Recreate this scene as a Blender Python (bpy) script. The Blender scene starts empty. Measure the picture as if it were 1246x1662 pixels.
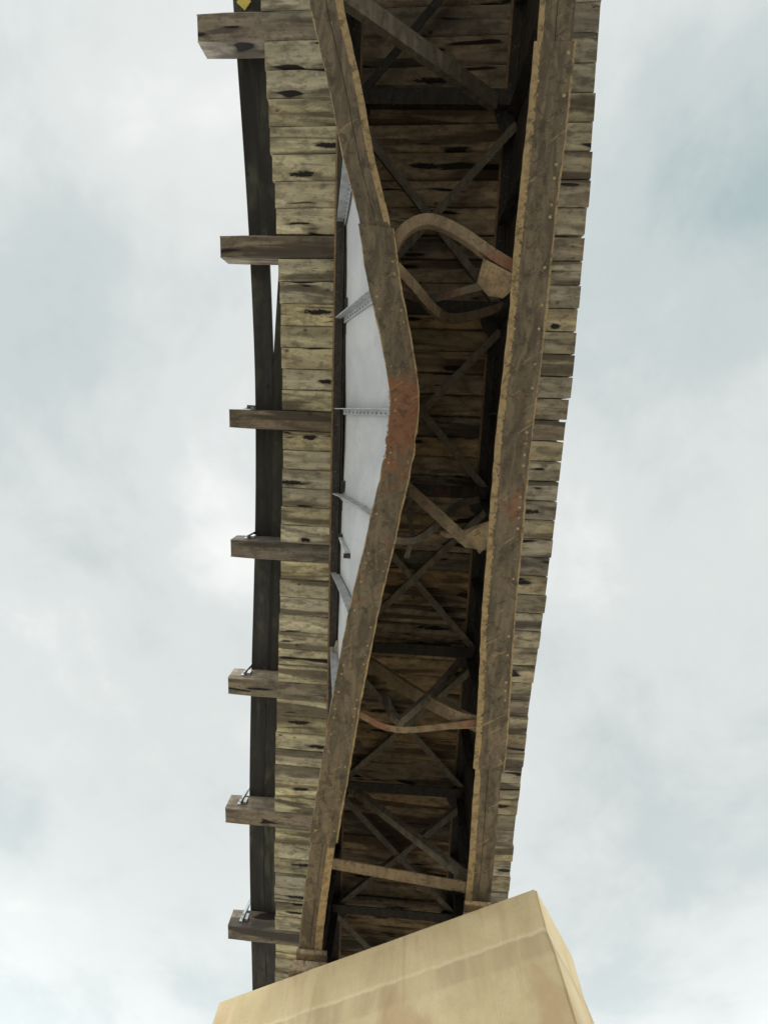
import bpy, math, random
from mathutils import Vector, Matrix
random.seed(7)
S = bpy.context.scene
COL = S.collection

# ------------------------------------------------------------------ camera
EYE = 1.6                       # camera height above the ground
F, CX, CY = 789.0, 623.0, 831.0
Zc = Vector((46, 153, -789)).normalized()
Yc = Vector((-153, -4017, -789)); Yc = (Yc - Zc*Yc.dot(Zc)).normalized()
Xc = Yc.cross(Zc)
RW = Matrix((Xc, Yc, Zc))       # camera -> world
cam = bpy.data.cameras.new('camera'); camo = bpy.data.objects.new('camera', cam); COL.objects.link(camo)
camo.matrix_world = Matrix.Translation((0, 0, EYE)) @ RW.to_4x4()
cam.sensor_fit = 'VERTICAL'; cam.sensor_height = 24; cam.lens = F/1662*24
cam.clip_start = .05; cam.clip_end = 3000
S.camera = camo
S.render.resolution_x, S.render.resolution_y = 767, 1024

# ------------------------------------------------------------------ light
SUN_EL, SUN_AZ = math.radians(58), math.radians(215)    # azimuth clockwise from +Y
W = bpy.data.worlds.new('World'); S.world = W; W.use_nodes = True
nt = W.node_tree; nt.nodes.clear()
def N(nt, t, **k):
    n = nt.nodes.new(t)
    for a, b in k.items():
        if a in n.inputs: n.inputs[a].default_value = b
        else: setattr(n, a, b)
    return n
def ramp(nt, stops, fac=None, mode='LINEAR'):
    r = nt.nodes.new('ShaderNodeValToRGB'); r.color_ramp.interpolation = mode
    e = r.color_ramp.elements
    while len(e) < len(stops): e.new(.5)
    for i, (p, c) in enumerate(stops):
        e[i].position = p; e[i].color = (*c, 1) if len(c) == 3 else c
    if fac is not None: nt.links.new(fac, r.inputs[0])
    return r
def mixc(nt, fac, a, b, bt='MIX'):
    m = nt.nodes.new('ShaderNodeMix'); m.data_type = 'RGBA'; m.blend_type = bt
    for s, v in ((0, fac), (6, a), (7, b)):
        if hasattr(v, 'is_linked'): nt.links.new(v, m.inputs[s])
        else: m.inputs[s].default_value = v if s == 0 else (*v, 1)
    return m.outputs[2]
def math_(nt, op, a, b=0., clamp=False):
    m = nt.nodes.new('ShaderNodeMath'); m.operation = op; m.use_clamp = clamp
    for i, v in enumerate((a, b)):
        if hasattr(v, 'is_linked'): nt.links.new(v, m.inputs[i])
        else: m.inputs[i].default_value = v
    return m.outputs[0]
def world():
    L = nt.links
    sky = N(nt, 'ShaderNodeTexSky', sky_type='NISHITA', sun_disc=False)
    sky.sun_elevation = SUN_EL; sky.sun_rotation = SUN_AZ
    tc = N(nt, 'ShaderNodeTexCoord')
    sp = N(nt, 'ShaderNodeSeparateXYZ'); L.new(tc.outputs['Generated'], sp.inputs[0])
    z = math_(nt, 'MAXIMUM', sp.outputs[2], .12)
    cb = N(nt, 'ShaderNodeCombineXYZ')
    L.new(math_(nt, 'DIVIDE', sp.outputs[0], z), cb.inputs[0]); L.new(math_(nt, 'DIVIDE', sp.outputs[1], z), cb.inputs[1])
    def nz(sc, det, off, rough=.55, dist=.3):
        mp = N(nt, 'ShaderNodeMapping'); mp.inputs['Location'].default_value = off
        L.new(cb.outputs[0], mp.inputs[0])
        n = N(nt, 'ShaderNodeTexNoise', Scale=sc, Detail=det, Roughness=rough, Distortion=dist)
        L.new(mp.outputs[0], n.inputs['Vector']); return n.outputs[0]
    big = nz(1.3, 5, (5.4, 1.1, 0)); fine = nz(3.0, 10, (7.3, 2.2, 1), .62, .35)
    t = math_(nt, 'ADD', math_(nt, 'MULTIPLY', big, .62), math_(nt, 'MULTIPLY', fine, .38))
    # thin bright cloud and thicker, teal-grey cloud, each where it hangs in the sky
    X_ = math_(nt, 'DIVIDE', sp.outputs[0], z); Y_ = math_(nt, 'DIVIDE', sp.outputs[1], z)
    for cx, cy, wx, wy, amp in CLOUDS:
        dx = math_(nt, 'DIVIDE', math_(nt, 'SUBTRACT', X_, cx), wx); dy = math_(nt, 'DIVIDE', math_(nt, 'SUBTRACT', Y_, cy), wy)
        d2 = math_(nt, 'ADD', math_(nt, 'MULTIPLY', dx, dx), math_(nt, 'MULTIPLY', dy, dy))
        t = math_(nt, 'ADD', t, math_(nt, 'MULTIPLY', math_(nt, 'POWER', 2.718, math_(nt, 'MULTIPLY', d2, -1.0)), amp))
    t = math_(nt, 'ADD', math_(nt, 'MULTIPLY', t, .80), .115)
    cr = ramp(nt, [(.28, (.43, .53, .535)), (.42, (.60, .66, .655)), (.55, (.73, .765, .755)), (.72, (.95, .96, .94))], t, 'EASE')
    # added glow toward the unseen horizon, lifting the light on ground and pier
    g = math_(nt, 'ADD', 6.45, math_(nt, 'MULTIPLY', math_(nt, 'POWER', math_(nt, 'SUBTRACT', 1.0, math_(nt, 'MAXIMUM', sp.outputs[2], 0.0), True), 5.0), HORIZON_FILL))
    vm = N(nt, 'ShaderNodeVectorMath', operation='SCALE'); L.new(cr.outputs[0], vm.inputs[0]); L.new(g, vm.inputs['Scale'])
    c = mixc(nt, .96, sky.outputs[0], vm.outputs[0])
    bg = N(nt, 'ShaderNodeBackground', Strength=.1); L.new(c, bg.inputs[0])
    o = N(nt, 'ShaderNodeOutputWorld'); L.new(bg.outputs[0], o.inputs[0])
HORIZON_FILL = 57.0
CLOUDS = [(-.37, .22, .20, .26, .20), (.32, .27, .20, .22, .17), (-.75, -.20, .22, .22, -.17), (.62, -.45, .30, .30, -.15), (.30, .47, .08, .10, -.07), (-.72, .30, .16, .12, -.05)]
world()
sl = bpy.data.lights.new('sun', 'SUN'); sl.energy = 1.5; sl.angle = math.radians(20); sl.color = (1, .96, .9)
so = bpy.data.objects.new('sun', sl); COL.objects.link(so)
sd = Vector((math.sin(SUN_AZ)*math.cos(SUN_EL), math.cos(SUN_AZ)*math.cos(SUN_EL), math.sin(SUN_EL)))
so.rotation_euler = sd.to_track_quat('Z', 'Y').to_euler(); so.location = sd*40
S.view_settings.view_transform = 'Standard'; S.view_settings.look = 'None'; S.view_settings.gamma = 1
S.view_settings.exposure = 0.66

# ------------------------------------------------------------------ helpers
HB, HT = 4.83, 6.56                                     # bottom flange / tie underside above the eye
def at(px, py, H):                                      # photo pixel -> point on the horizontal plane H above the eye
    r = RW @ Vector((px-CX, -(py-CY), -F)); r = r*(H/r.z); return Vector((r.x, r.y, r.z+EYE))
def ray_frac(px, py): return (RW @ Vector((px-CX, -(py-CY), -F)))
def lerp_table(t, v):
    if v <= t[0][0]: a, b = t[0], t[1]
    elif v >= t[-1][0]: a, b = t[-2], t[-1]
    else:
        for a, b in zip(t, t[1:]):
            if a[0] <= v <= b[0]: break
    k = (v-a[0])/(b[0]-a[0]); return a[1]+(b[1]-a[1])*k
class MB:
    def __init__(s): s.v = []; s.f = []; s.at = {}; s.fm = []; s.m = 0
    def add(s, vs, fs, **attr):
        b = len(s.v); s.v += [tuple(v) for v in vs]; s.f += [tuple(i+b for i in f) for f in fs]; s.fm += [s.m]*len(fs)
        for k, vals in attr.items(): s.at.setdefault(k, {}).update({b+i: x for i, x in enumerate(vals)})
        return b
    def box(s, c, sz, rot=None):
        c = Vector(c); h = Vector(sz)/2; vs = []
        for x in (-1, 1):
            for y in (-1, 1):
                for z in (-1, 1):
                    p = Vector((x*h.x, y*h.y, z*h.z)); p = rot @ p if rot else p; vs.append(c+p)
        s.add(vs, [(0, 1, 3, 2), (4, 6, 7, 5), (0, 4, 5, 1), (2, 3, 7, 6), (0, 2, 6, 4), (1, 5, 7, 3)])
    def dome(s, p, n, r, h, seg=8, rings=2):
        n = Vector(n).normalized(); a = n.orthogonal().normalized(); b = n.cross(a); p = Vector(p); vs = []; fs = []
        for k in range(rings+1):
            t = k/rings*math.pi/2
            for i in range(seg):
                q = i/seg*2*math.pi
                if k == rings: continue
                vs.append(p + (a*math.cos(q)+b*math.sin(q))*r*math.cos(t) + n*(h*math.sin(t)-.001))
        vs.append(p+n*h)
        for k in range(rings-1):
            for i in range(seg): j = (i+1) % seg; fs.append((k*seg+i, k*seg+j, (k+1)*seg+j, (k+1)*seg+i))
        for i in range(seg): fs.append(((rings-1)*seg+i, (rings-1)*seg+(i+1) % seg, len(vs)-1))
        s.add(vs, fs)
    def tube(s, pts, r, seg=8):
        prof = [(math.cos(i/seg*2*math.pi)*r, math.sin(i/seg*2*math.pi)*r) for i in range(seg)]; s.sweep(pts, prof, Vector((0, 0, 1)))
    def sweep(s, pts, prof, up, frames=None, twist=None):
        """prof: closed polygon (side, up) in metres, swept along pts"""
        pts = [Vector(p) for p in pts]; n = len(prof); base = len(s.v); vs = []
        for i, p in enumerate(pts):
            if frames: a, u = frames[i]
            else:
                t = (pts[min(i+1, len(pts)-1)]-pts[max(i-1, 0)]).normalized(); u0 = Vector(up)
                a = t.cross(u0)
                if a.length < 1e-3: a = Vector((1, 0, 0))
                a.normalize(); u = a.cross(t).normalized()
                if twist:
                    q = Matrix.Rotation(twist[i], 3, t); a = q @ a; u = q @ u
            for x, z in prof: vs.append(p + a*x + u*z)
        fs = []
        for i in range(len(pts)-1):
            for k in range(n):
                j = (k+1) % n; fs.append((i*n+k, i*n+j, (i+1)*n+j, (i+1)*n+k))
        fs.append(tuple(range(n-1, -1, -1))); fs.append(tuple((len(pts)-1)*n+k for k in range(n)))
        s.add(vs, fs)
    def build(s, name, mat, parent=None, smooth=False, bevel=0, origin=None):
        me = bpy.data.meshes.new(name)
        me.from_pydata(s.v, [], s.f); me.update()
        me.polygons.foreach_set('material_index', s.fm)
        for k, d in s.at.items():
            A = me.attributes.new(k, 'FLOAT', 'POINT')
            for i, x in d.items(): A.data[i].value = x
        import bmesh
        bm = bmesh.new(); bm.from_mesh(me); bmesh.ops.recalc_face_normals(bm, faces=bm.faces)
        if bevel: bmesh.ops.bevel(bm, geom=bm.edges[:], offset=bevel, segments=2, affect='EDGES', clamp_overlap=True)
        bm.to_mesh(me); bm.free()
        if smooth: me.shade_smooth()
        if origin is not None:
            me.transform(Matrix.Translation(-Vector(origin)))
        o = bpy.data.objects.new(name, me); COL.objects.link(o)
        if origin is not None: o.location = origin
        for q in (mat if isinstance(mat, (list, tuple)) else [mat]): me.materials.append(q)
        if parent: o.parent = parent; o.matrix_parent_inverse = Matrix()
        return o
def Lprof(a, b, t, sx=1):       # angle section: leg a sideways, leg b upward
    p = [(0, 0), (a, 0), (a, t), (t, t), (t, b), (0, b)]
    return [(sx*x, z) for x, z in p]

# ------------------------------------------------------------------ materials
def mat(name):
    m = bpy.data.materials.new(name); m.use_nodes = True; t = m.node_tree; t.nodes.clear()
    b = t.nodes.new('ShaderNodeBsdfPrincipled'); o = t.nodes.new('ShaderNodeOutputMaterial'); t.links.new(b.outputs[0], o.inputs[0])
    return m, t, b
def coords(t, scale=(1, 1, 1), rnd=True, kind='Object'):
    tc = t.nodes.new('ShaderNodeTexCoord'); src = tc.outputs[kind]
    if rnd:
        oi = t.nodes.new('ShaderNodeObjectInfo'); m = t.nodes.new('ShaderNodeVectorMath'); m.operation = 'MULTIPLY_ADD'
        cb = t.nodes.new('ShaderNodeCombineXYZ')
        for i in range(3): t.links.new(oi.outputs['Random'], cb.inputs[i])
        t.links.new(cb.outputs[0], m.inputs[0]); m.inputs[1].default_value = (37, 71, 53); t.links.new(src, m.inputs[2]); src = m.outputs[0]
    mp = t.nodes.new('ShaderNodeMapping'); mp.inputs['Scale'].default_value = scale; t.links.new(src, mp.inputs[0]); return mp.outputs[0]
coords0 = coords
def noise(t, vec, sc, det=4, rough=.55, dist=0.):
    n = N(t, 'ShaderNodeTexNoise', Scale=sc, Detail=det, Roughness=rough, Distortion=dist); t.links.new(vec, n.inputs['Vector']); return n.outputs[0]
def bump(t, b, h, strength=.4, dist=.01):
    n = N(t, 'ShaderNodeBump', Strength=strength, Distance=dist); t.links.new(h, n.inputs['Height']); t.links.new(n.outputs[0], b.inputs['Normal'])
def thr(t, v, lo, hi):
    m = t.nodes.new('ShaderNodeMapRange'); m.interpolation_type = 'SMOOTHSTEP'
    m.inputs['From Min'].default_value = lo; m.inputs['From Max'].default_value = hi
    t.links.new(v, m.inputs['Value']); return m.outputs[0]

def timber(name, light, mid, dark, blot=.66, along='x', inner=None, slots=False):
    m, t, b = mat(name)
    def coords(t, sc):
        if along == 'y': sc = (sc[1], sc[0], sc[2])
        return coords0(t, sc)
    v = coords(t, (1, 1, 1))
    st = coords(t, (.7, 5, 5)); fine = coords(t, (2.0, 46, 46)); wide = coords(t, (1.6, 4.5, 4.5))
    n1 = noise(t, st, 1.0, 5, .5, 1.2); n2 = noise(t, fine, 1.0, 5, .6, .4); n3 = noise(t, wide, 1.0, 3, .5, 1.5)
    c = ramp(t, [(.28, tuple(x*.7 for x in mid)), (.42, mid), (.60, light), (.70, tuple(x*1.22 for x in light))], n1).outputs[0]
    c = mixc(t, math_(t, 'MULTIPLY', thr(t, n2, .48, .72), .55), c, mid)
    c = mixc(t, math_(t, 'MULTIPLY', thr(t, noise(t, coords(t, (.9, 2.6, 2)), 1.0, 3, .5, .5), .5, .66), .30), c, (.20, .215, .14))
    # weathering bands that swell along the grain
    bd = coords(t, (.42, 4.6, 4)); n6 = noise(t, bd, 1.0, 3, .45, .8)
    c = mixc(t, math_(t, 'MULTIPLY', thr(t, n6, .51, .62), .80), c, dark)
    c = mixc(t, math_(t, 'MULTIPLY', thr(t, n3, .54, .68), .45), c, dark)
    gr = noise(t, coords(t, (6, 11, 8)), 1.0, 7, .72)
    c = mixc(t, math_(t, 'MULTIPLY', thr(t, gr, .46, .62), .52), c, tuple(x*1.15 for x in dark))
    c = mixc(t, math_(t, 'MULTIPLY', thr(t, noise(t, coords(t, (26, 40, 30)), 1.0, 4, .7), .56, .68), .30), c, tuple(x*.8 for x in dark))
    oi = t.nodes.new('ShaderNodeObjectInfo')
    if inner:       # between the girders: browner timber, with the shade put into its colour
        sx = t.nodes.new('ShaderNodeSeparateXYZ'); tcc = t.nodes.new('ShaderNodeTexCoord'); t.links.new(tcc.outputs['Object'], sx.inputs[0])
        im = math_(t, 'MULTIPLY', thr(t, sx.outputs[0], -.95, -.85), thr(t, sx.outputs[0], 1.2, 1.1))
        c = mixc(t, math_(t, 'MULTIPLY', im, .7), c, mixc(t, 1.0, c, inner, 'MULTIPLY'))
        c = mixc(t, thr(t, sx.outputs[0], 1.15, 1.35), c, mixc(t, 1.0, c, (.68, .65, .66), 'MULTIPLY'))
    hv = t.nodes.new('ShaderNodeHueSaturation'); t.links.new(c, hv.inputs['Color'])
    t.links.new(math_(t, 'ADD', .76, math_(t, 'MULTIPLY', oi.outputs['Random'], .42)), hv.inputs['Value'])
    rs = math_(t, 'FRACT', math_(t, 'MULTIPLY', oi.outputs['Random'], 17.3))
    t.links.new(math_(t, 'ADD', .75, math_(t, 'MULTIPLY', rs, .4)), hv.inputs['Saturation'])
    c = hv.outputs[0]
    # tar bleeding out as long black blots, and knots
    bl = coords(t, (1.2, 8.0, 3)); n4 = noise(t, bl, 1.0, 2, .4, .45)
    bm_ = thr(t, n4, blot, blot+.018)
    c = mixc(t, math_(t, 'MULTIPLY', thr(t, n4, blot-.04, blot), .55), c, dark)
    c = mixc(t, bm_, c, (.012, .010, .009))
    if slots:       # rotted slots, one or two to a tie
        tq = t.nodes.new('ShaderNodeTexCoord'); sq = t.nodes.new('ShaderNodeSeparateXYZ'); t.links.new(tq.outputs['Object'], sq.inputs[0])
        wob = math_(t, 'MULTIPLY', math_(t, 'SUBTRACT', noise(t, coords(t, (9, 22, 6)), 1.0, 6, .75, .6), .5), 5.5)
        for kk, (c0, c1, a0) in enumerate(((-1.65, .55, .15), (-.45, 1.2, .22), (1.3, .5, .12))):
            r1 = math_(t, 'FRACT', math_(t, 'MULTIPLY', oi.outputs['Random'], 31.7+kk*19.3)); r2 = math_(t, 'FRACT', math_(t, 'MULTIPLY', oi.outputs['Random'], 57.1+kk*23.9)); r3 = math_(t, 'FRACT', math_(t, 'MULTIPLY', oi.outputs['Random'], 91.3+kk*11.1))
            ex = math_(t, 'DIVIDE', math_(t, 'SUBTRACT', sq.outputs[0], math_(t, 'ADD', c0, math_(t, 'MULTIPLY', r1, c1))), math_(t, 'ADD', a0*.35, math_(t, 'MULTIPLY', math_(t, 'FRACT', math_(t, 'MULTIPLY', r3, 13.7)), a0)))
            ey = math_(t, 'DIVIDE', math_(t, 'SUBTRACT', sq.outputs[1], math_(t, 'MULTIPLY', math_(t, 'SUBTRACT', r2, .5), .14)), .030)
            e2 = math_(t, 'ADD', math_(t, 'ADD', math_(t, 'MULTIPLY', ex, ex), math_(t, 'MULTIPLY', ey, ey)), wob)
            on = thr(t, r3, .70, .71)
            c = mixc(t, math_(t, 'MULTIPLY', math_(t, 'MULTIPLY', thr(t, e2, 2.6, 1.0), on), .5), c, dark)
            c = mixc(t, math_(t, 'MULTIPLY', thr(t, e2, 1.05, .8), on), c, (.012, .010, .010))
    vo = N(t, 'ShaderNodeTexVoronoi', Scale=1.0); kn = coords(t, (2.2, 3.6, 2.0)); t.links.new(kn, vo.inputs['Vector'])
    kd = thr(t, vo.outputs['Distance'], .10, .04)
    c = mixc(t, math_(t, 'MULTIPLY', kd, .8), c, tuple(x*.6 for x in dark))
    ck = coords(t, (1.3, 20, 20)); n5 = noise(t, ck, 1.0, 3, .5, .8)
    cm = thr(t, n5, .70, .74); c = mixc(t, math_(t, 'MULTIPLY', cm, .8), c, (.02, .016, .012))
    t.links.new(c, b.inputs['Base Color']); b.inputs['Roughness'].default_value = .88
    h = math_(t, 'SUBTRACT', math_(t, 'ADD', math_(t, 'MULTIPLY', n2, .3), n1), math_(t, 'ADD', math_(t, 'MULTIPLY', cm, .6), math_(t, 'MULTIPLY', bm_, .4)))
    bump(t, b, h, .6, .012); return m
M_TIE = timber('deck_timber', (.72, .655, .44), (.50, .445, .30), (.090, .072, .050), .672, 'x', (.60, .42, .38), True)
M_OUT = timber('outrigger_timber', (.32, .265, .20), (.20, .165, .125), (.055, .046, .038), .68)
M_PLANK = timber('creosote_timber', (.046, .046, .048), (.036, .035, .037), (.022, .022, .023), .8, 'y')

def steel(name, base, base2, tan, rust):
    """old paint: 'wear' pushes to bare tan primer, 'rust' to red rust"""
    m, t, b = mat(name)
    v = coords(t, (1, 1, 1), False); st = coords(t, (5, 1.3, 3), False)
    n1 = noise(t, v, 3.2, 6, .62); n2 = noise(t, v, 17, 5, .65); n3 = noise(t, st, 2.2, 5, .6, .8); n4 = noise(t, v, 70, 3, .6)
    c = mixc(t, thr(t, n3, .35, .68), base, base2)
    c = mixc(t, math_(t, 'MULTIPLY', thr(t, n2, .5, .7), .35), c, tuple(x*.5 for x in base))
    wr = N(t, 'ShaderNodeAttribute', attribute_name='wear'); ru = N(t, 'ShaderNodeAttribute', attribute_name='rust')
    nn = math_(t, 'ADD', math_(t, 'MULTIPLY', n1, .65), math_(t, 'MULTIPLY', n2, .55))
    w = math_(t, 'ADD', wr.outputs['Fac'], math_(t, 'MULTIPLY', math_(t, 'SUBTRACT', nn, .6), .85))
    wm = thr(t, w, .46, .56)
    tc_ = mixc(t, thr(t, n2, .42, .72), tan, tuple(x*.5 for x in tan))
    rm = thr(t, math_(t, 'ADD', ru.outputs['Fac'], math_(t, 'MULTIPLY', math_(t, 'SUBTRACT', math_(t, 'ADD', math_(t, 'MULTIPLY', n1, .9), math_(t, 'MULTIPLY', n2, .1)), .5), 2.2)), .36, .75)
    rc = mixc(t, math_(t, 'MULTIPLY', thr(t, n2, .4, .7), .6), rust, tuple(x*.5 for x in rust))
    c = mixc(t, math_(t, 'MULTIPLY', rm, .9), c, rc)
    c = mixc(t, math_(t, 'MULTIPLY', wm, .92), c, tc_)
    # pale scrape lines running obliquely
    mp = coords(t, (1, 1, 1), False); rot = t.nodes.new('ShaderNodeMapping'); rot.inputs['Rotation'].default_value = (0, 0, .62); t.links.new(mp, rot.inputs[0]); rot0 = rot; rot = t.nodes.new('ShaderNodeMapping'); rot.inputs['Scale'].default_value = (2.6, 24, 2); t.links.new(rot0.outputs[0], rot.inputs[0])
    ns = noise(t, rot.outputs[0], 1.0, 3, .55, .5)
    c = mixc(t, math_(t, 'MULTIPLY', thr(t, ns, .655, .70), .45), c, tan)
    c = mixc(t, math_(t, 'MULTIPLY', thr(t, noise(t, v, 34, 3, .6), .64, .70), .45), c, (.42, .37, .30))
    c = mixc(t, math_(t, 'MULTIPLY', thr(t, noise(t, v, 11, 5, .7, .6), .54, .62), .55), c, tuple(x*.42 for x in base))
    t.links.new(c, b.inputs['Base Color'])
    rr = ramp(t, [(0, (.6,)*3), (1, (.85,)*3)], n2); t.links.new(rr.outputs[0], b.inputs['Roughness'])
    b.inputs['Metallic'].default_value = 0.0
    bump(t, b, math_(t, 'ADD', math_(t, 'ADD', math_(t, 'MULTIPLY', n2, .6), math_(t, 'MULTIPLY', n4, .25)), math_(t, 'MULTIPLY', wm, -.5)), 1.0, .014)
    return m
TAN = (.50, .375, .205)
M_FL = steel('weathered_girder_steel', (.115, .096, .070), (.245, .20, .142), TAN, (.29, .135, .075))
M_BR = steel('bracing_steel', (.15, .132, .108), (.25, .225, .18), (.30, .24, .16), (.26, .11, .06))
M_BR2 = steel('rusty_bracing_steel', (.20, .155, .105), (.32, .25, .165), (.42, .32, .19), (.27, .12, .075))
M_BLK = steel('grimy_or_shaded_steel', (.030, .028, .028), (.055, .05, .045), (.12, .09, .06), (.13, .06, .04))
M_RST = steel('rusty_plate_edge', (.24, .15, .075), (.34, .23, .12), TAN, (.28, .11, .06))
def web_paint():
    m, t, b = mat('grey_web_paint')
    v = coords(t, (1, 1, 1), False); n1 = noise(t, v, 1.4, 5, .6, .4); n2 = noise(t, v, 30, 4, .6); n3 = noise(t, v, 6, 4, .6, 1.0)
    c = mixc(t, thr(t, n1, .3, .7), (.27, .28, .298), (.355, .36, .372))
    c = mixc(t, math_(t, 'MULTIPLY', thr(t, n2, .45, .75), .22), c, (.3, .3, .31))
    c = mixc(t, math_(t, 'MULTIPLY', thr(t, n3, .58, .74), .40), c, (.22, .20, .17))
    vo = N(t, 'ShaderNodeTexVoronoi', Scale=4.2); t.links.new(v, vo.inputs['Vector'])
    c = mixc(t, thr(t, vo.outputs['Distance'], .05, .03), c, (.05, .05, .055))
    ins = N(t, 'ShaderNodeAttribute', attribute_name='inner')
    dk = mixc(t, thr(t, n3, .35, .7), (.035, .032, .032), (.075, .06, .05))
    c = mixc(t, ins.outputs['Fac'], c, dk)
    t.links.new(c, b.inputs['Base Color']); b.inputs['Roughness'].default_value = .6
    bump(t, b, math_(t, 'ADD', n2, n3), .25, .004); return m
M_WEB = web_paint()
def simple(name, col, col2, rough=.6, metal=0., sc=9, bs=.2):
    m, t, b = mat(name); v = coords(t, (1, 1, 1), True); n1 = noise(t, v, sc, 5, .6); n2 = noise(t, v, sc*5, 4, .6)
    c = mixc(t, thr(t, n1, .35, .65), col, col2); t.links.new(c, b.inputs['Base Color'])
    b.inputs['Roughness'].default_value = rough; b.inputs['Metallic'].default_value = metal; bump(t, b, n2, bs, .004); return m
M_STIF = simple('grey_stiffener_paint', (.20, .21, .22), (.29, .295, .30), .6)
M_HOLE = simple('dark_rivet_paint', (.03, .03, .035), (.06, .06, .06))
M_GALV = simple('galvanised_steel', (.30, .33, .35), (.42, .45, .47), .6, .2)
M_BOLT = simple('bolt_steel', (.12, .09, .08), (.2, .15, .12), .5, .5)
M_YEL = simple('yellow_paint', (.75, .62, .14), (.6, .48, .12))
M_GAP_BED = simple('gap_block_stone', (.18, .17, .16), (.30, .28, .26), .9, 0, 20, .8)
M_RAIL = simple('rail_steel', (.13, .08, .055), (.2, .12, .08), .5, .6)

def concrete():
    m, t, b = mat('stained_concrete')
    tc = t.nodes.new('ShaderNodeTexCoord'); v = tc.outputs['Object']
    def mp(s):
        q = t.nodes.new('ShaderNodeMapping'); q.inputs['Scale'].default_value = s; t.links.new(v, q.inputs[0]); return q.outputs[0]
    n1 = noise(t, v, 1.1, 5, .6, .5); n2 = noise(t, v, 42, 5, .7); st = noise(t, mp((2.0, 2.0, .42)), 1.0, 4, .55, .9); n3 = noise(t, v, 7, 4, .6)
    c = mixc(t, thr(t, n1, .32, .68), (.46, .365, .205), (.55, .445, .27))
    c = mixc(t, math_(t, 'MULTIPLY', thr(t, st, .42, .74), .40), c, (.38, .285, .165))
    c = mixc(t, math_(t, 'MULTIPLY', thr(t, n3, .5, .7), .18), c, (.33, .26, .16))
    # pour bands: a wavy darker damp band between two form lines
    sp = t.nodes.new('ShaderNodeSeparateXYZ'); t.links.new(v, sp.inputs[0])
    zz = math_(t, 'ADD', sp.outputs[2], math_(t, 'MULTIPLY', math_(t, 'SUBTRACT', noise(t, v, 5, 4, .6), .5), .07))
    top = POUR_A; bot = POUR_B
    band = math_(t, 'MULTIPLY', thr(t, zz, top+.014, top-.014), thr(t, zz, bot-.03, bot+.03))
    c = mixc(t, math_(t, 'MULTIPLY', band, math_(t, 'ADD', .15, math_(t, 'MULTIPLY', thr(t, st, .40, .62), .35))), c, (.33, .25, .145))
    edge = math_(t, 'MULTIPLY', thr(t, zz, top-.010, top+.012), thr(t, zz, top+.055, top+.015))
    c = mixc(t, math_(t, 'MULTIPLY', edge, .32), c, (.70, .60, .42))
    for bx, wd in ((-.92, .42), (1.04, .36), (.2, .25)):
        g_ = math_(t, 'DIVIDE', math_(t, 'SUBTRACT', sp.outputs[0], bx), wd); g_ = math_(t, 'POWER', 2.718, math_(t, 'MULTIPLY', math_(t, 'MULTIPLY', g_, g_), -1.0))
        run = noise(t, mp((5, 5, .6)), 1.0, 4, .6, 1.2)
        c = mixc(t, math_(t, 'MULTIPLY', math_(t, 'MULTIPLY', g_, thr(t, run, .46, .72)), .45), c, (.33, .215, .11))
    c = mixc(t, math_(t, 'MULTIPLY', thr(t, noise(t, v, 26, 5, .7), .56, .70), .22), c, (.30, .24, .15))
    c = mixc(t, math_(t, 'MULTIPLY', thr(t, noise(t, v, 90, 2, .5), .66, .72), .6), c, (.20, .16, .11))
    rs = noise(t, mp((1.8, 1.8, .8)), 1.0, 3, .5, .6)
    c = mixc(t, math_(t, 'MULTIPLY', thr(t, rs, .56, .70), .5), c, (.34, .21, .105))
    t.links.new(c, b.inputs['Base Color']); b.inputs['Roughness'].default_value = .85
    bump(t, b, math_(t, 'ADD', math_(t, 'MULTIPLY', n2, .5), n3), .6, .014); return m
POUR_A, POUR_B = EYE+HB-.665, EYE+HB-.88

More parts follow.
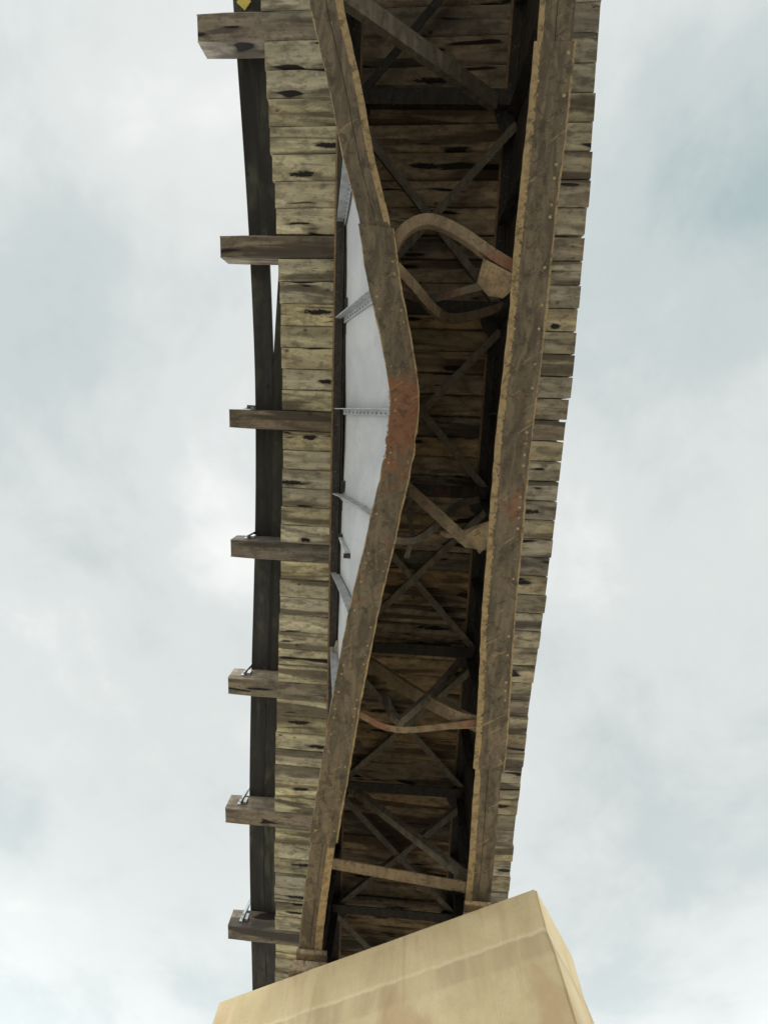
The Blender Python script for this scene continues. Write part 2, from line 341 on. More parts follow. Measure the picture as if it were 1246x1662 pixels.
# ------------------------------------------------------------------ the ground
def ground():
    m, t, b = mat('gravel_ground'); v = coords(t, (1, 1, 1), False); n = noise(t, v, 1.2, 8, .65); n2 = noise(t, v, 25, 4)
    c = mixc(t, thr(t, n, .35, .65), (.54, .49, .40), (.64, .585, .485)); c = mixc(t, math_(t, 'MULTIPLY', thr(t, n2, .45, .7), .4), c, (.25, .22, .17))
    t.links.new(c, b.inputs['Base Color']); b.inputs['Roughness'].default_value = .95; bump(t, b, n2, .6, .02)
    g = MB(); g.add([(-600, -600, 0), (600, -600, 0), (600, 600, 0), (-600, 600, 0)], [(0, 1, 2, 3)])
    o = g.build('ground', m); o['kind'] = 'structure'
    m, t, b = mat('old_asphalt'); v = coords(t, (1, 1, 1), False); n = noise(t, v, 2, 8, .65); n2 = noise(t, v, 60, 4)
    c = mixc(t, thr(t, n, .35, .65), (.06, .06, .058), (.09, .088, .084)); t.links.new(c, b.inputs['Base Color']); b.inputs['Roughness'].default_value = .9; bump(t, b, n2, .5, .01)
    # road runs parallel to the skewed pier face
    d = Vector((3.73, -2.11, 0)).normalized(); q = Vector((-d.y, d.x, 0)); c0 = Vector((0, 6.0, 0)) - q*8.0
    g = MB(); g.add([c0-d*400-q*3, c0+d*400-q*3, c0+d*400+q*3, c0-d*400+q*3], [(0, 1, 2, 3)])
    for vtx in range(4): g.v[vtx] = (g.v[vtx][0], g.v[vtx][1], .009)
    o = g.build('road', m); o['kind'] = 'structure'
    m, t, b = mat('bounce_earth'); v = coords(t, (1, 1, 1), False); n = noise(t, v, 1.5, 8, .65)  # unseen strip, added to set the light bounced up between the girders
    c = mixc(t, thr(t, n, .35, .65), (.24, .215, .165), (.32, .29, .23)); t.links.new(c, b.inputs['Base Color']); b.inputs['Roughness'].default_value = .95; bump(t, b, n, .6, .03)
    g = MB(); n_ = 60; g.v = []; L_ = []
    for i in range(n_+1):
        y = -40+80*i/n_; g.v += [(-3.6+.5*math.sin(y*.7)+.3*math.sin(y*1.9), y, .004), (3.9+.5*math.sin(y*.6+1)+.3*math.sin(y*2.3), y, .004)]
    g.f = [(2*i, 2*i+1, 2*i+3, 2*i+2) for i in range(n_)]; g.fm = [0]*n_
    o = g.build('bounce_earth_strip', m); o['kind'] = 'structure'
ground()

# ------------------------------------------------------------------ the pier
ZP = HB-.20
def pier():
    M = concrete()
    A = at(355, 1625, ZP); B = at(868, 1440, ZP)
    d = (B-A); d.z = 0; L = d.length; d.normalize(); q = Vector((-d.y, d.x, 0))
    if q.y < 0: q = -q
    T = 1.02; zt = ZP+EYE
    mb = MB(); rings = []
    #        z,   flare on the ends, flare on the faces
    for z, fe, ff in ((zt, 0, 0), (zt-.46, .0, .0), (zt-.70, .03, .01), (zt-2.2, .10, .05), (-.6, .36, .20)):
        rings.append([A-d*fe-q*ff, B+d*fe-q*ff, B+d*fe+q*(T+ff), A-d*fe+q*(T+ff), z])
    vs = []
    for r in rings:
        for p in r[:4]: vs.append((p.x, p.y, r[4]))
    fs = [(3, 2, 1, 0)]
    for i in range(len(rings)-1):
        for k in range(4): j = (k+1) % 4; fs.append((i*4+k, i*4+j, (i+1)*4+j, (i+1)*4+k))
    fs.append(tuple((len(rings)-1)*4+k for k in range(4)))
    mb.add(vs, fs)
    o = mb.build('bridge_pier', M, bevel=0)
    import bmesh
    bm = bmesh.new(); bm.from_mesh(o.data)
    ed = [e for e in bm.edges if e.calc_face_angle(0) > .5]
    bmesh.ops.bevel(bm, geom=ed, offset=.022, segments=2, affect='EDGES'); bm.to_mesh(o.data); bm.free()
    o['label'] = 'pale tan concrete pier with stained pour bands under the near end of the steel bridge'; o['category'] = 'bridge pier'
    return A, B, d, q
PA, PB, PD, PQ = pier()

# ------------------------------------------------------------------ the bridge
BR = bpy.data.objects.new('railway_bridge', None); COL.objects.link(BR)
BR['label'] = 'old steel girder railway bridge overhead with timber ties and one girder badly bent'; BR['category'] = 'bridge'
Y0, Y1 = -13.0, 12.0

# -- left girder: traced edges of the bent bottom flange (y, left x, right x in the photograph)
LT = [(0, 500, 555), (150, 535, 590), (250, 556, 605), (300, 571, 616), (362, 588, 631), (450, 597, 645), (500, 609, 654), (560, 620, 668), (600, 626, 675),
      (640, 634, 678), (670, 633, 677.5), (700, 629, 674), (740, 625, 669.5), (800, 612, 657), (840, 601, 647), (880, 595, 639), (950, 576, 622), (1000, 565, 612), (1050, 554, 603),
      (1100, 545, 593), (1150, 536, 583), (1200, 528, 576), (1250, 519, 568), (1300, 512, 558), (1350, 505, 549), (1400, 500, 540), (1450, 493, 533), (1500, 487, 527), (1550, 483, 522)]
XWL, XWR = -.925, 1.04
D = HT-HB
def hinge(px, py, xw):
    r = ray_frac(px, py); lo, hi = HB-.02, HB+.6
    # point on the ray at distance D from the web's top line
    best = None
    for i in range(400):
        z = lo+(hi-lo)*i/399; p = r*(z/r.z); e = abs(math.hypot(p.x-xw, HT-z)-D)
        if best is None or e < best[0]: best = (e, p)
    return best[1]
LS = []
for y, a, b_ in LT:
    p = hinge((a+b_)/2, y, XWL); LS.append((p.y, p.x, p.z))
LS = [(Y0, XWL, HB), (-4.6, XWL+.0, HB)] + LS + [(6.9, XWL, HB), (Y1, XWL, HB)]
RT = [(0, 905), (100, 897), (200, 887), (300, 875.5), (400, 865), (500, 857), (600, 846), (700, 834), (800, 825), (900, 817), (1000, 808), (1100, 803), (1200, 797), (1300, 788), (1400, 781)]
RS = [(Y0, XWR, HB), (-4.4, XWR, HB)] + [(lambda p: (p.y, p.x, p.z))(hinge(x, y, XWR)) for y, x in RT] + [(6.0, XWR, HB), (Y1, XWR, HB)]
def smooth_path(tab, a=Y0, b=Y1, step=.08, k=1):
    out = []; n = int((b-a)/step)
    for i in range(n+1):
        y = a+(b-a)*i/n; X = Z = 0; ws = 0
        for dd, w in ((-.08, .25), (0, .5), (.08, .25)):
            X += w*lerp_table([(t[0], t[1]) for t in tab], min(max(y+dd, tab[0][0]), tab[-1][0])); Z += w*lerp_table([(t[0], t[2]) for t in tab], min(max(y+dd, tab[0][0]), tab[-1][0]))
        out.append((y, X, Z))
    return out
def girder(label, tab, xw, cover, out_side, wearfn, rustfn, cw, lab_flange):
    """out_side: -1 outer face is at -X"""
    g = bpy.data.objects.new('girder', None); COL.objects.link(g); g.parent = BR; g['label'] = label
    path = smooth_path(tab)
    def frame(y, X, Z):
        v = Vector((xw-X, 0, HT-Z)).normalized()        # up the web
        return Vector((v.z, 0, -v.x)), v                # side, up
    def flange(y_a, y_b, prof_cols, name, material, zoff, thick, width, subdiv=10, rowy=None, gap=0, wig=0.0):
        mb = MB(); ps = [p for p in path if y_a-.001 <= p[0] <= y_b+.001]
        if ps[0][0] > y_a+.005: ps = [(y_a, *[lerp_table([(t[0], t[k]) for t in path], y_a) for k in (1, 2)])]+ps
        if ps[-1][0] < y_b-.005: ps = ps+[(y_b, *[lerp_table([(t[0], t[k]) for t in path], y_b) for k in (1, 2)])]
        for (xa, xb) in prof_cols:
            vs = []; we = []; ru = []; ncol = subdiv+1
            for (y, X, Z) in ps:
                s, u = frame(y, X, Z); c = Vector((X, y, Z+EYE))
                jl = wig*(1+(4*math.exp(-((y-.1)/.45)**4) if out_side < 0 else 0))*(math.sin(y*23.1)*.5+math.sin(y*51.7+1)*.3+random.uniform(-.4, .4))
                for lay in (0, 1):
                    for k in range(ncol):
                        q = k/subdiv; x = xa+(xb-xa)*q
                        if k in (0, ncol-1): x += jl
                        zz = zoff + (thick if lay else 0) + (0 if lay else random.uniform(-1, 1)*wig*.25)
                        vs.append(c+s*x+u*zz); we.append(wearfn(y, x) if lay == 0 else .3); ru.append(rustfn(y, x))
            fs = []; R_ = 2*ncol
            for i in range(len(ps)-1):
                a = i*R_; b2 = a+R_
                for k in range(subdiv):
                    fs.append((a+k, a+k+1, b2+k+1, b2+k)); fs.append((a+ncol+k, b2+ncol+k, b2+ncol+k+1, a+ncol+k+1))
                fs.append((a, b2, b2+ncol, a+ncol)); fs.append((a+subdiv, a+ncol+subdiv, b2+ncol+subdiv, b2+subdiv))
            for e in (0, len(ps)-1):
                a = e*R_
                for k in range(subdiv): fs.append((a+k, a+ncol+k, a+ncol+k+1, a+k+1))
            mb.add(vs, fs, wear=we, rust=ru)
        if rowy:
            y = rowy[0]; 
            while y < min(rowy[1], y_b-.04):
                X, Z = lerp_table([(t[0], t[1]) for t in path], y), lerp_table([(t[0], t[2]) for t in path], y)
                s, u = frame(y, X, Z)
                for x in rowy[3]:
                    n0 = len(mb.v)
                    if random.random() < .93: mb.dome(Vector((X, y+random.uniform(-.006, .006), Z+EYE))+s*x+u*zoff, -u, .015, .012)
                    ww = random.choice((.1, .3, .6)); mb.at['wear'].update({i: ww for i in range(n0, len(mb.v))}); mb.at['rust'].update({i: rustfn(y, x) for i in range(n0, len(mb.v))})
                y += rowy[2]
        if rowy and out_side < 0:
            mb.m = 1        # bright torn burrs along the edge at the impact point
            for i in range(34):
                y = random.uniform(-.32, .62); X, Z = lerp_table([(t[0], t[1]) for t in path], y), lerp_table([(t[0], t[2]) for t in path], y)
                s, u = frame(y, X, Z); c = Vector((X, y, Z+EYE)) - s*(width/2-.003+random.uniform(0, .008)) + u*random.uniform(-.03, .0)
                q = [c+Vector([random.uniform(-.014, .014)*(1, 1.6, 1)[_] for _ in range(3)]) for k in range(4)]
                mb.add(q, [(0, 1, 2), (0, 2, 3), (0, 3, 1), (1, 3, 2)])
        return mb.build(name, [material, M_GALV], g)
    a = .145
    fl = flange(Y0, Y1, [(-a, -.0025), (.0025, a)], 'bottom_flange', M_FL, 0, .019, 2*a, 5, wig=.0025)
    fl['label'] = lab_flange
    # upstanding legs of the flange angles
    mb = MB()
    for sg in (-1, 1):
        pts = []; fr = []
        for (y, X, Z) in path[::2]:
            s, u = frame(y, X, Z); pts.append(Vector((X, y, Z+EYE))); fr.append((s, u))
        mb.sweep(pts, [(sg*.008, .0195), (sg*.022, .0195), (sg*.022, .13), (sg*.008, .13)], Vector((0, 0, 1)), frames=fr)
    mb.build('flange_angle_leg', M_BLK, g)
    cp = flange(cover[0], cover[1], [(-cw/2, cw/2)], 'cover_plate', M_FL, -.021, .019, cw, 12, (cover[0]+.08, cover[1], .105, (-cw*.33, cw*.33)), wig=.004)
    # web plate, leaning out to the displaced flange
    mb = MB(); nz = 10; vs = []; inn = []; R_ = 2*(nz+1); ps = path[::2]
    for (y, X, Z) in ps:
        s, u = frame(y, X, Z); sh = math.hypot(X-xw, 0)
        for lay in (0, 1):
            for k in range(nz+1):
                q = k/nz; bul = .02*sh*math.sin(q*math.pi)*math.sin(y*2.8+.6)*2
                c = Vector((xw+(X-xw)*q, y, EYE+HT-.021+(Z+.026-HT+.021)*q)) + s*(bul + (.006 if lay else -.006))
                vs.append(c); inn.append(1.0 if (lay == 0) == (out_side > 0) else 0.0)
    fs = []
    for i in range(len(ps)-1):
        p0 = i*R_; p1 = p0+R_
        for k in range(nz):
            fs.append((p0+k, p0+k+1, p1+k+1, p1+k)); fs.append((p0+nz+1+k, p1+nz+1+k, p1+nz+2+k, p0+nz+2+k))
        fs.append((p0, p1, p1+nz+1, p0+nz+1)); fs.append((p0+nz, p0+2*nz+1, p1+2*nz+1, p1+nz))
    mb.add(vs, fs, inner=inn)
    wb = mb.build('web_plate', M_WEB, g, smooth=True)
    # top flange: two angles and a wider plate under the ties
    mb = MB()
    P = [Vector((xw, Y0+i*.5, EYE+HT)) for i in range(int((Y1-Y0)/.5)+1)]
    fr = [(Vector((1, 0, 0)), Vector((0, 0, 1)))]*len(P)
    for sg in (-1, 1):
        mb.sweep(P, [(sg*.0065, -.135), (sg*.0065, -.0205), (sg*.125, -.0205), (sg*.125, -.036), (sg*.0215, -.036), (sg*.0215, -.135)], None, frames=fr)
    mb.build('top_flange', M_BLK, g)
    mb = MB(); mb.sweep(P, [(-.15, -.0195), (.15, -.0195), (.15, -.003), (-.15, -.003)], None, frames=fr)
    mb.build('top_flange_plate', M_RST, g)
    return g, path, frame
def gl_wear(y, x):
    w = .12
    if x < -.14: w = .55
    elif x < -.11: w = .3
    if x > .155: w = .75
    elif x > .135: w = .42
    if x > .07 and (y < -1.75): w = .62
    if x > .05 and y > 4.95: w = .60
    if x < -.12 and y < -1.8: w = .6
    return w
def gl_rust(y, x):
    r = .95*math.exp(-((y+.05)/.42)**2) + .20*math.exp(-((y-1.0)/1.3)**2)
    return min(1, r+.12)
def gr_wear(y, x):
    w = .12
    if x < -.115: w = .95
    elif x < -.095: w = .56
    elif x < -.05: w = .3
    if x > .15: w = .7
    elif x > .12: w = .36
    if y > 3.85 and x < -.06: w = .72
    return w
def gr_rust(y, x): return .10 + .15*math.exp(-((y-.8)/1.2)**2)
GL, LP, lframe = girder('left girder, its lower edge pushed sideways in a wide bow', LS, XWL, (-1.72, 4.93), -1, gl_wear, gl_rust, .335, 'bent lower flange with red rust and scrapes at the kink')
GR, RP, rframe = girder('right girder, nearly straight, with a tan worn inner edge', RS, XWR, (-3.13, 3.80), 1, gr_wear, gr_rust, .345, 'brown lower flange with flaking tan paint along its inner edge')
def LX(y): return lerp_table([(t[0], t[1]) for t in LP], y), lerp_table([(t[0], t[2]) for t in LP], y)
def RX(y): return lerp_table([(t[0], t[1]) for t in RP], y), lerp_table([(t[0], t[2]) for t in RP], y)

# -- stiffeners on both faces of each web
FR = [-3.47, -1.22, 1.05, 3.31, 5.57, 7.83, 10.1, -5.73, -8.0, -10.26, -12.5]
ST = [FR[0]-1.13+1.13*i*1.0 for i in range(0, 0)]
ys = sorted(set([round(-3.47+1.13*i, 3) for i in range(-8, 14)]))
for y in ys:
    for (g, fn, frf, xw, name) in ((GL, LX, lframe, XWL, 'L'), (GR, RX, rframe, XWR, 'R')):
        X, Z = fn(y); s, u = frf(y, X, Z)
        for side in (-1, 1):
            outer = (side < 0) == (name == 'L')
            a = Vector((xw, y, EYE+HT-.036)) + s*side*.022; b = Vector((X, y, Z+EYE+.02)) + s*side*.022
            n_ = 7; bend = (.0 if abs(X-xw) < .3 or y < .5 else .022)
            pts = [a.lerp(b, k/n_)+Vector((0, bend*math.sin(k/n_*math.pi)*(1 if y < 0 else -1), 0)) for k in range(n_+1)]
            nx = s*side; fr = [(nx, Vector((0, 1, 0)))]*(n_+1)
            mb = MB(); w = .095
            mb.sweep(pts, [(-.008, -.006), (w, -.006), (w, .006), (.004, .006), (.004, .075), (-.008, .075)], None, frames=fr)
            if outer and name == 'L' and -3.5 < y < 4.6:
                mb.m = 1
                for k in range(14):
                    q = (k+.8)/15; p = a.lerp(b, q)+Vector((0, .045+bend*math.sin(q*math.pi)*(1 if y < 0 else -1), 0))+nx*.004
                    mb.dome(p, nx, .014, .009)
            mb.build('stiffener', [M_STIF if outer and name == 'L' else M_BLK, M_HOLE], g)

# -- small bracket left hanging on the web
def web_point(y, q, off=.0):
    X, Z = LX(y); s, u = lframe(y, X, Z); return Vector((XWL+(X-XWL)*q, y, EYE+HT+(Z-HT)*q)) - s*off, s, u
p, s, u = web_point(1.62, .13, .05); p2, _, _ = web_point(1.70, .44, .07)
mb = MB(); mb.sweep([p, p2], [(-.016, -.016), (.016, -.016), (.016, .016), (-.016, .016)], Vector((0, 1, 0)))
br = mb.build('web_bracket', M_GALV, BR); br['label'] = 'small pale bar with dark end blocks left on the grey web'
mb = MB(); mb.box(p+Vector((.03, -.02, 0)), (.11, .05, .05)); mb.build('end_block', M_BLK, br); mb = MB(); mb.box(p2+Vector((.03, .02, 0)), (.12, .055, .05)); mb.build('end_block', M_BLK, br)

# -- cross bracing
def bar(name, pts, mat_, leg=(.085, .085), t=.011, up=(0, 0, 1), label=None, twist=None, sub=5, wear=.3, rust=.25, parent=BR, flip=1):
    P = [Vector(p) for p in pts]
    if len(P) > 2 and sub:
        Q = []
        for i in range(len(P)-1):
            p0 = P[max(i-1, 0)]; p1 = P[i]; p2 = P[i+1]; p3 = P[min(i+2, len(P)-1)]
            for k in range(sub):
                q = k/sub; Q.append(.5*((2*p1)+(p2-p0)*q+(2*p0-5*p1+4*p2-p3)*q*q+(3*p1-p0-3*p2+p3)*q**3))
        Q.append(P[-1]); P = Q
    mb = MB(); tw = None
    if twist: tw = [twist[0]+(twist[1]-twist[0])*i/(len(P)-1) for i in range(len(P))]
    mb.sweep(P, Lprof(leg[0], leg[1], t, flip), Vector(up), twist=tw)
    n = len(mb.v); mb.at['wear'] = {i: wear for i in range(n)}; mb.at['rust'] = {i: rust for i in range(n)}
    o = mb.build(name, mat_, parent)
    if label: o['label'] = label
    return o
def pxz(l): return [at(x, y, z) for x, y, z in l]
# top laterals: a crossed pair in every bay, under the ties
FS = sorted(FR)
for a, b_ in zip(FS, FS[1:]):
    z = EYE+HT-.16
    for k, (x0, x1) in enumerate(((XWL+.04, XWR-.04), (XWR-.04, XWL+.04))):
        if k == 0 and a < -4: continue
        bar('top_lateral', [(x0, a+.10, z-k*.014), (x1, b_-.10, z-k*.014)], M_BLK if a < -4 else M_BR, (.09, .075), .01, wear=.15, rust=.12)  # top bays take the darker steel, standing in for their deep shade
    for xx, sg in ((XWL, 1), (XWR, -1)):
        for yy in (a, b_):
            pass
for y in FS:
    # transverse strut at the top and dark gusset plates
    bar('top_strut', [(XWL+.03, y-.04, EYE+HT-.22), (XWR-.03, y-.04, EYE+HT-.22)], M_BLK, (.16, .11), .012)
    for xw, sg in ((XWL, 1), (XWR, -1)):
        mb = MB(); z = EYE+HT-.145
        pl = [(xw+sg*.03, y-.22), (xw+sg*.03, y+.22), (xw+sg*.20, y+.15), (xw+sg*.27, y), (xw+sg*.20, y-.15)]
        mb.add([(p[0], p[1], z) for p in pl]+[(p[0], p[1], z+.01) for p in pl], [tuple(range(5)), tuple(range(5, 10))]+[(i, (i+1) % 5, 5+(i+1) % 5, 5+i) for i in range(5)])
        mb.build('gusset_plate', M_BLK, BR)
def pgusset(pts, mat_, label=None):
    P = [at(*p) for p in pts]; n = len(P); mb = MB()
    mb.add(P+[p+Vector((0, 0, .012)) for p in P], [tuple(range(n)), tuple(range(2*n-1, n-1, -1))]+[(i, (i+1) % n, n+(i+1) % n, n+i) for i in range(n)])
    mb.at['wear'] = {i: .5 for i in range(2*n)}; mb.at['rust'] = {i: .35 for i in range(2*n)}
    o = mb.build('gusset_plate', mat_, BR)
    if label: o['label'] = label
def vgusset(y, pts, mat_, label=None):
    mb = MB(); n = len(pts)
    mb.add([(x, y-.005, EYE+z) for x, z in pts]+[(x, y+.005, EYE+z) for x, z in pts], [tuple(range(n)), tuple(range(2*n-1, n-1, -1))]+[(i, (i+1) % n, n+(i+1) % n, n+i) for i in range(n)])
    mb.at['wear'] = {i: .55 for i in range(2*n)}; mb.at['rust'] = {i: .35 for i in range(2*n)}
    o = mb.build('gusset_plate', mat_, BR)
    if label: o['label'] = label
# frames that survived straight
def frame_straight(y, strut=True, d1=True, d2=True, ms=M_BR, lab=None):
    X, Z = LX(y); XR, ZR = RX(y)
    if strut: bar('bottom_strut', [(X+.03, y-.03, EYE+Z+.03), (XR-.03, y+.02, EYE+ZR+.03)], M_BR2, (.11, .09), .012, wear=.45, rust=.15, label=lab)
    if d1: bar('cross_frame_diagonal', [(X+.05, y, EYE+Z+.10), (XR-.05, y, EYE+HT-.28)], ms, (.09, .09), .011, wear=.3)
    if d2: bar('cross_frame_diagonal', [(XR-.05, y+.02, EYE+ZR+.10), (X*.2+XWL*.8+.05, y+.02, EYE+HT-.28)], ms, (.09, .09), .011, wear=.3)
    vgusset(y+.01, [(XR-.02, ZR+.02), (XR-.34, ZR+.02), (XR-.26, ZR+.26), (XR-.02, ZR+.32)], M_BR2)
for y in (-12.5, -10.26, -8.0, 10.1): frame_straight(y)
bar('bottom_strut', [(XWL+.03, -3.62, EYE+HB+.03), (XWR-.03, -3.58, EYE+HB+.03)], M_BR2, (.11, .09), .012)
bar('cross_frame_diagonal', [at(556, 0, HB+.1), at(806, 176, HT-.3)], M_BR, (.15, .09), .012, wear=.35, rust=.05)

# frame next to the pier
bar('bottom_strut', [at(530, 1409, HB+.03), at(768, 1452, HB+.03)], M_BR2, (.15, .10), .014, wear=.3, rust=.05, label='straight tan strut nearest the pier')
bar('cross_frame_diagonal', [at(768, 1432, HB+.08), at(548, 1262, HT-.25)], M_BR, (.10, .09), .012, wear=.35, rust=.05)
vgusset(5.50, [(1.0, HB+.03), (.74, HB+.03), (.78, HB+.28), (1.0, HB+.34)], M_BR)
# frame at 3.31, strut bowed
bar('bottom_strut', pxz([(566, 1155, HB+.08), (592, 1170, HB+.07), (620, 1184, HB+.05), (655, 1190, HB+.04), (710, 1186, HB+.03), (792, 1176, HB+.03)]), M_BR2, (.075, .085), .012, wear=.4, rust=.55, label='bowed rusty strut with red paint at its bend')
bar('cross_frame_diagonal', pxz([(783, 1172, HB+.22), (706, 1136, HB+.65), (650, 1102, HB+.98), (602, 1070, HB+1.25), (545, 1040, HT-.25)]), M_BR2, (.175, .06), .012, wear=.42, rust=.02, sub=4)
bar('cross_frame_diagonal', pxz([(752, 1066, HT-.28), (712, 1112, HB+.85), (655, 1163, HB+.4), (646, 1167, HB+.38), (634, 1150, HB+.5), (628, 1128, HB+.7)]), M_BR, (.085, .07), .011, wear=.2, sub=4, label='broken diagonal hooked back at its lower end')
pgusset([(727, 1148, HB+.10), (752, 1158, HB+.07), (785, 1164, HB+.05), (790, 1181, HB+.05), (732, 1184, HB+.09)], M_BR2, 'tan gusset plate at the bowed strut')
# frame at 1.05, crushed
bar('cross_frame_diagonal', pxz([(600, 768, HT-.5), (648, 791, HB+.75), (700, 838, HB+.50), (744, 880, HB+.25), (755, 889, HB+.20), (790, 893, HB+.14)]), M_BR2, (.125, .05), .013, wear=.34, rust=.22, sub=0, label='diagonal folded over with a red end at the gusset')
bar('bottom_strut', pxz([(806, 842, HB+.10), (785, 848, HB+.22), (755, 860, HB+.27), (732, 866, HB+.33), (718, 862, HB+.42)]), M_BR2, (.045, .07), .012, wear=.2, rust=.35, twist=(.2, 1.0), sub=4, label='crumpled brown strut behind the folded diagonal')
bar('cross_frame_diagonal', pxz([(778, 806, HT-.3), (745, 815, HT-.5), (712, 843, HB+.8), (672, 872, HB+.6), (625, 868, HB+.2)]), M_BR, (.08, .08), .011, wear=.25, sub=4)
bar('cross_frame_diagonal', pxz([(662, 800, HB+1.2), (660, 835, HB+1.0), (664, 868, HB+.7), (655, 905, HB+.6)]), M_BR, (.06, .06), .011, sub=4, label='torn angle hanging beside the folded diagonal')
pgusset([(754, 869, HB+.13), (788, 849, HB+.08), (806, 848, HB+.03), (806, 880, HB+.03), (792, 884, HB+.04), (778, 899, HB+.10)], M_BR2, 'tan gusset plate by the crumpled strut')
# frame at -1.22, strut thrown up in a hoop
bar('bottom_strut', pxz([(632, 440, HB+.10), (645, 402, HB+.18), (668, 373, HB+.26), (700, 365, HB+.28), (745, 385, HB+.22), (795, 420, HB+.10), (848, 452, HB+.03)]), M_BR2, (.10, .12), .013, wear=.25, rust=.45, sub=5, label='rusty strut buckled into a hoop')
bar('cross_frame_diagonal', pxz([(640, 440, HB+.12), (668, 470, HB+.35), (700, 506, HB+.65), (730, 522, HB+.9), (775, 516, HB+1.2), (825, 500, HT-.25)]), M_BR2, (.09, .09), .012, wear=.15, rust=.35, sub=5, label='bent diagonal sagging below the hoop')
bar('cross_frame_diagonal', pxz([(800, 452, HB+.2), (745, 467, HB+.55), (690, 480, HB+.9), (640, 466, HB+1.3)]), M_BR, (.075, .09), .011, wear=.3, rust=.4, sub=4)
pgusset([(784, 419, HB+.12), (835, 446, HB+.04), (836, 466, HB+.03), (816, 484, HB+.16), (792, 480, HB+.22), (774, 459, HB+.22)], M_BR2, 'large tan gusset plate under the hoop')

# -- ties: arcs of the curved track
TL = [(-9.5, -2.30), (-6, -2.08), (-4, -1.937), (-2.75, -1.833), (-1.84, -1.783), (-.56, -1.748), (.24, -1.725), (1.52, -1.754), (2.9, -1.795), (4.4, -1.83), (5.46, -1.874), (7.18, -1.89), (8.4, -1.885), (12, -1.90)]
TR = [(-9.5, 1.55), (-6, 1.80), (-4.66, 1.882), (-3.76, 1.922), (-2.67, 1.979), (-1.49, 2.003), (-.68, 2.017), (.26, 2.005), (1.34, 1.995), (2.3, 1.985), (3.62, 1.93), (4.73, 1.909), (5.68, 1.892), (7.03, 1.89), (12, 1.87)]
OUT = [(-4.43, -2.75), (-2.05, -2.54), (.10, -2.475), (1.93, -2.50), (4.09, -2.59), (6.37, -2.69), (8.68, -2.705)]
CNT = [8, 8, 7, 8, 8, 8]
cent = []           # (y centre, pitch, outrigger x or None)
for k in range(28, 0, -1): cent.append((OUT[0][0]-.297*k, .297, -2.95 if k % 8 == 0 else None))
for (a, b_), n in zip(zip(OUT, OUT[1:]), CNT):
    for i in range(n):
        cent.append((a[0]+(b_[0]-a[0])*i/n, (b_[0]-a[0])/n, a[1] if i == 0 else None))
for k in range(0, 12): cent.append((OUT[-1][0]+.288*k, .288, OUT[-1][1] if k == 0 else (-2.72 if k == 8 else None)))
for i, (yc, pitch, ox) in enumerate(cent):
    xl = lerp_table(TL, yc)+random.uniform(-.012, .012); xr = lerp_table(TR, yc)+random.uniform(-.012, .012)
    if ox: xl = ox
    ang = -((lerp_table(TL, yc+.9)+lerp_table(TR, yc+.9))-(lerp_table(TL, yc-.9)+lerp_table(TR, yc-.9)))/2/1.8*.35
    w = pitch-.006; h = .30; mb = MB(); n = 14; vs = []
    jz = random.uniform(-.002, .006); xm = -1.9
    for k in range(n+1):
        q = k/n; x = xl+(xr-xl)*q
        e = .014
        yy = yc + (x-xm)*ang*1.0
        wv = random.uniform(-.0015, .0015); c = .017
        ring = [(-w/2, c), (-w/2+c, 0), (w/2-c, 0), (w/2, c), (w/2, h), (-w/2, h)]
        tap = ((.03 if ox else .012) if k in (0, n) else 0)
        sk = (lerp_table(TR, yc+.8)-lerp_table(TR, yc-.8))/1.6*.8 if k == n else 0
        for (a, z) in ring: vs.append((x+a*sk, yy+a*(1-tap*2)+wv, EYE+HT+jz*(0 if z else 1)+z+(tap if z == 0 else 0)))
    fs = [(0, 1, 2, 3, 4, 5), tuple(n*6+k for k in (5, 4, 3, 2, 1, 0))]
    for k in range(n):
        for j in range(6): fs.append((k*6+j, (k+1)*6+j, (k+1)*6+(j+1) % 6, k*6+(j+1) % 6))
    mb.add(vs, fs)
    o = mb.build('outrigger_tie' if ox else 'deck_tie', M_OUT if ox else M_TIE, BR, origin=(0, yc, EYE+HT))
    if ox: 
        o['label'] = 'long tie reaching out to carry the walkway'
        # handrail post bolted to the far side of the tie, and bolt ends on the near side
        ysd = yc+(ox+.22-xm)*ang - w/2
        px_ = ox+.20
        if yc > 0:
            mp_ = MB(); base = Vector((px_, ysd-.004, EYE+HT+.10)); top = Vector((px_+.16, ysd-.01, EYE+HT+.3+1.05))
            mp_.sweep([base, top], [(-.03, 0), (.03, 0), (.03, -.006), (-.022, -.006), (-.022, -.055), (-.03, -.055)], Vector((0, 1, 0)))
            po = mp_.build('handrail_post', M_GALV, BR)
            mb2 = MB(); mb2.box((px_+.085, ysd-.02, EYE+HT+.17), (.05, .04, .10)); mb2.dome((px_, ysd-.012, EYE+HT+.15), (0, -1, 0), .014, .02); mb2.dome((px_, ysd-.012, EYE+HT+.22), (0, -1, 0), .014, .02)
            mb2.build('bracket', M_GALV, po)
        for dx in (.16, .28):
            mb2 = MB(); yb = yc+(ox+dx-xm)*ang+w/2
            mb2.tube([Vector((ox+dx, yb-.01, EYE+HT+.07)), Vector((ox+dx, yb+.05, EYE+HT+.07))], .009)
            mb2.tube([Vector((ox+dx, yb, EYE+HT+.07)), Vector((ox+dx, yb+.015, EYE+HT+.07))], .02, 6)
            mb2.build('bolt', M_BOLT, o)

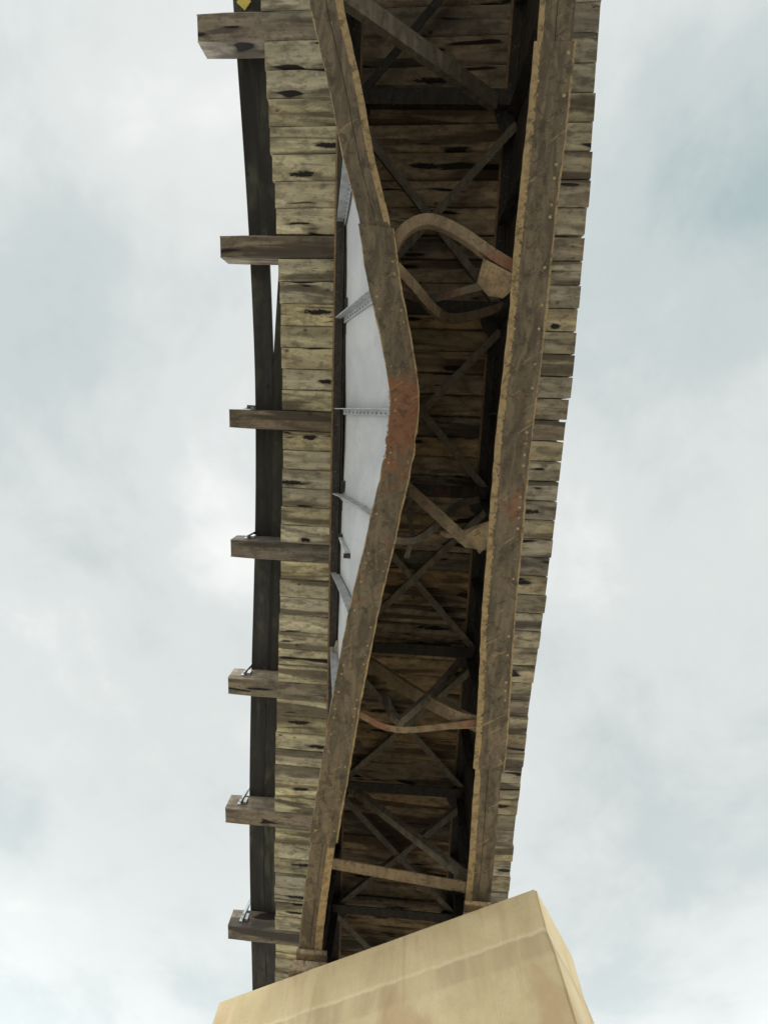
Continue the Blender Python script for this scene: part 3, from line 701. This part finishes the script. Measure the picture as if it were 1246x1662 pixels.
# -- rails, and an unseen bed added to block sky light between the ties
mb = MB(); vs = []; ysn = [Y0+.3+i*.5 for i in range(int((Y1-Y0-.6)/.5)+1)]
for y in ysn:
    a = lerp_table(TL, y)+.03; b_ = lerp_table(TR, y)-.012
    vs += [(a, y, EYE+HT+.3085), (b_, y, EYE+HT+.3085), (b_-.1, y, EYE+HT+.40), (a+.1, y, EYE+HT+.40)]
fs = [(0, 1, 2, 3), tuple(len(vs)-1-k for k in range(4))]
for i in range(len(ysn)-1):
    for k in range(4): fs.append((i*4+k, i*4+4+k, i*4+4+(k+1) % 4, i*4+(k+1) % 4))
mb.add(vs, fs); mb.build('gap_block_bed', M_GAP_BED, BR)
for sx in (-.72, .72):
    mb = MB(); pts = [Vector(((lerp_table(TL, y)+lerp_table(TR, y))/2+sx, y, EYE+HT+.402)) for y in ysn]
    mb.sweep(pts, [(-.07, 0), (.07, 0), (.07, .02), (.012, .03), (.012, .12), (.036, .13), (.036, .16), (-.036, .16), (-.036, .13), (-.012, .12), (-.012, .03), (-.07, .02)], Vector((0, 0, 1)))
    mb.build('rail', M_RAIL, BR)

# -- walkway planks on the outriggers
WL = [(-9.5, -2.70), (-4.9, -2.413), (-4.18, -2.367), (-2.87, -2.297), (-1.91, -2.214), (.27, -2.193), (1.43, -2.208), (3.06, -2.287), (5.18, -2.369), (7.55, -2.418), (10.2, -2.393), (12, -2.40)]
WL = [(y, sum(lerp_table(WL, y+d_) for d_ in (-1.4, -.7, 0, .7, 1.4))/5) for y in [-13+.5*i for i in range(52)]]
zb = EYE+HT+.306
def plank(ya, yb, fa, fb, h=.055, name='walkway_plank', jit=0, label=None, z=zb):
    mb = MB(); n = 8; vs = []
    for i in range(n+1):
        y = ya+(yb-ya)*i/n; a, b_ = fa(y), fb(y)
        vs += [(a, y, z), (b_, y, z), (b_, y, z+h), (a, y, z+h)]
    fs = [(0, 1, 2, 3), tuple(n*4+k for k in (3, 2, 1, 0))]
    for i in range(n):
        for k in range(4): fs.append((i*4+k, i*4+4+k, i*4+4+(k+1) % 4, i*4+(k+1) % 4))
    mb.add(vs, fs); o = mb.build(name, M_PLANK, BR, origin=(0, ya, z)); 
    if label: o['label'] = label
bays = [-12.9, -11.2, -9.18, -6.8, -4.43, -2.05, .10, 1.93, 4.09, 6.37, 8.68, 11.8]
for i, (a, b_) in enumerate(zip(bays, bays[1:])):
    wa = .245
    if i in (5,): wa = .255
    fa = lambda y: lerp_table(WL, y)
    fb = lambda y, w=wa: lerp_table(WL, y)+w
    plank(a+.004, b_-.004, fa, fb)
    if i == 5:   # the skewed plank that leaves a slit of sky
        plank(a+.004, b_+.0, lambda y: -1.86+(-1.955+1.86)*min(1, (y+1.92)/1.35) if y < -.5 else -1.955+(y+.5)*.01, lambda y: -1.62, label='plank set askew leaving a slit of sky')
    else:
        g0 = {8: .006, 9: .010, 10: .006}.get(i, .002)
        plank(a+.004, b_-.004, lambda y, w=wa, g0=g0: lerp_table(WL, y)+w+g0, lambda y: -1.66)
mb = MB(); pts = [Vector((lerp_table(WL, y)-.04, y, EYE+HT+1.36)) for y in [Y0+.5+i for i in range(24)]]
mb.tube(pts, .014); mb.build('handrail', M_GALV, BR)
# yellow tag under the walkway, cut by the top of the picture
mb = MB(); c = at(396, 3, HT+.28); mb.box(c, (.13, .12, .012), Matrix.Rotation(.7, 3, 'Z')); o = mb.build('marker_tag', M_YEL, BR); o['label'] = 'small yellow tag below the walkway'

# -- bearings on the pier
for xw, nm in ((XWL, 0), (XWR, 1)):
    fy = PA.y+(PB.y-PA.y)*((xw-PA.x)/(PB.x-PA.x))       # pier face under this girder
    mb = MB(); z = ZP+EYE
    yc = fy+.30
    if nm: mb.box((xw, yc+.22, z+.035), (.40, .5, .066)); mb.box((xw, yc+.20, z+.105), (.34, .5, .07)); mb.box((xw, yc+.14, z+.17), (.31, .58, .055))
    else: mb.box((xw, yc, z+.035), (.50, .50, .066)); mb.box((xw, yc-.01, z+.105), (.42, .44, .07)); mb.box((xw, yc-.02, z+.17), (.38, .62, .055))
    n = len(mb.v); mb.at['wear'] = {i: .5 for i in range(n)}; mb.at['rust'] = {i: .4 for i in range(n)}
    be = mb.build('bearing', M_FL if nm else M_BR2, BR, bevel=.006)
    for bx in (-.19, .19):
        mb = MB(); p = Vector((xw+bx*(.88 if nm else 1.1), yc-.15+(.2 if nm else 0), z+.06)); mb.tube([p, p+Vector((0, 0, .07))], .013); mb.tube([p+Vector((0, 0, .01)), p+Vector((0, 0, .035))], .026, 6); mb.build('anchor_bolt', M_BOLT, be)
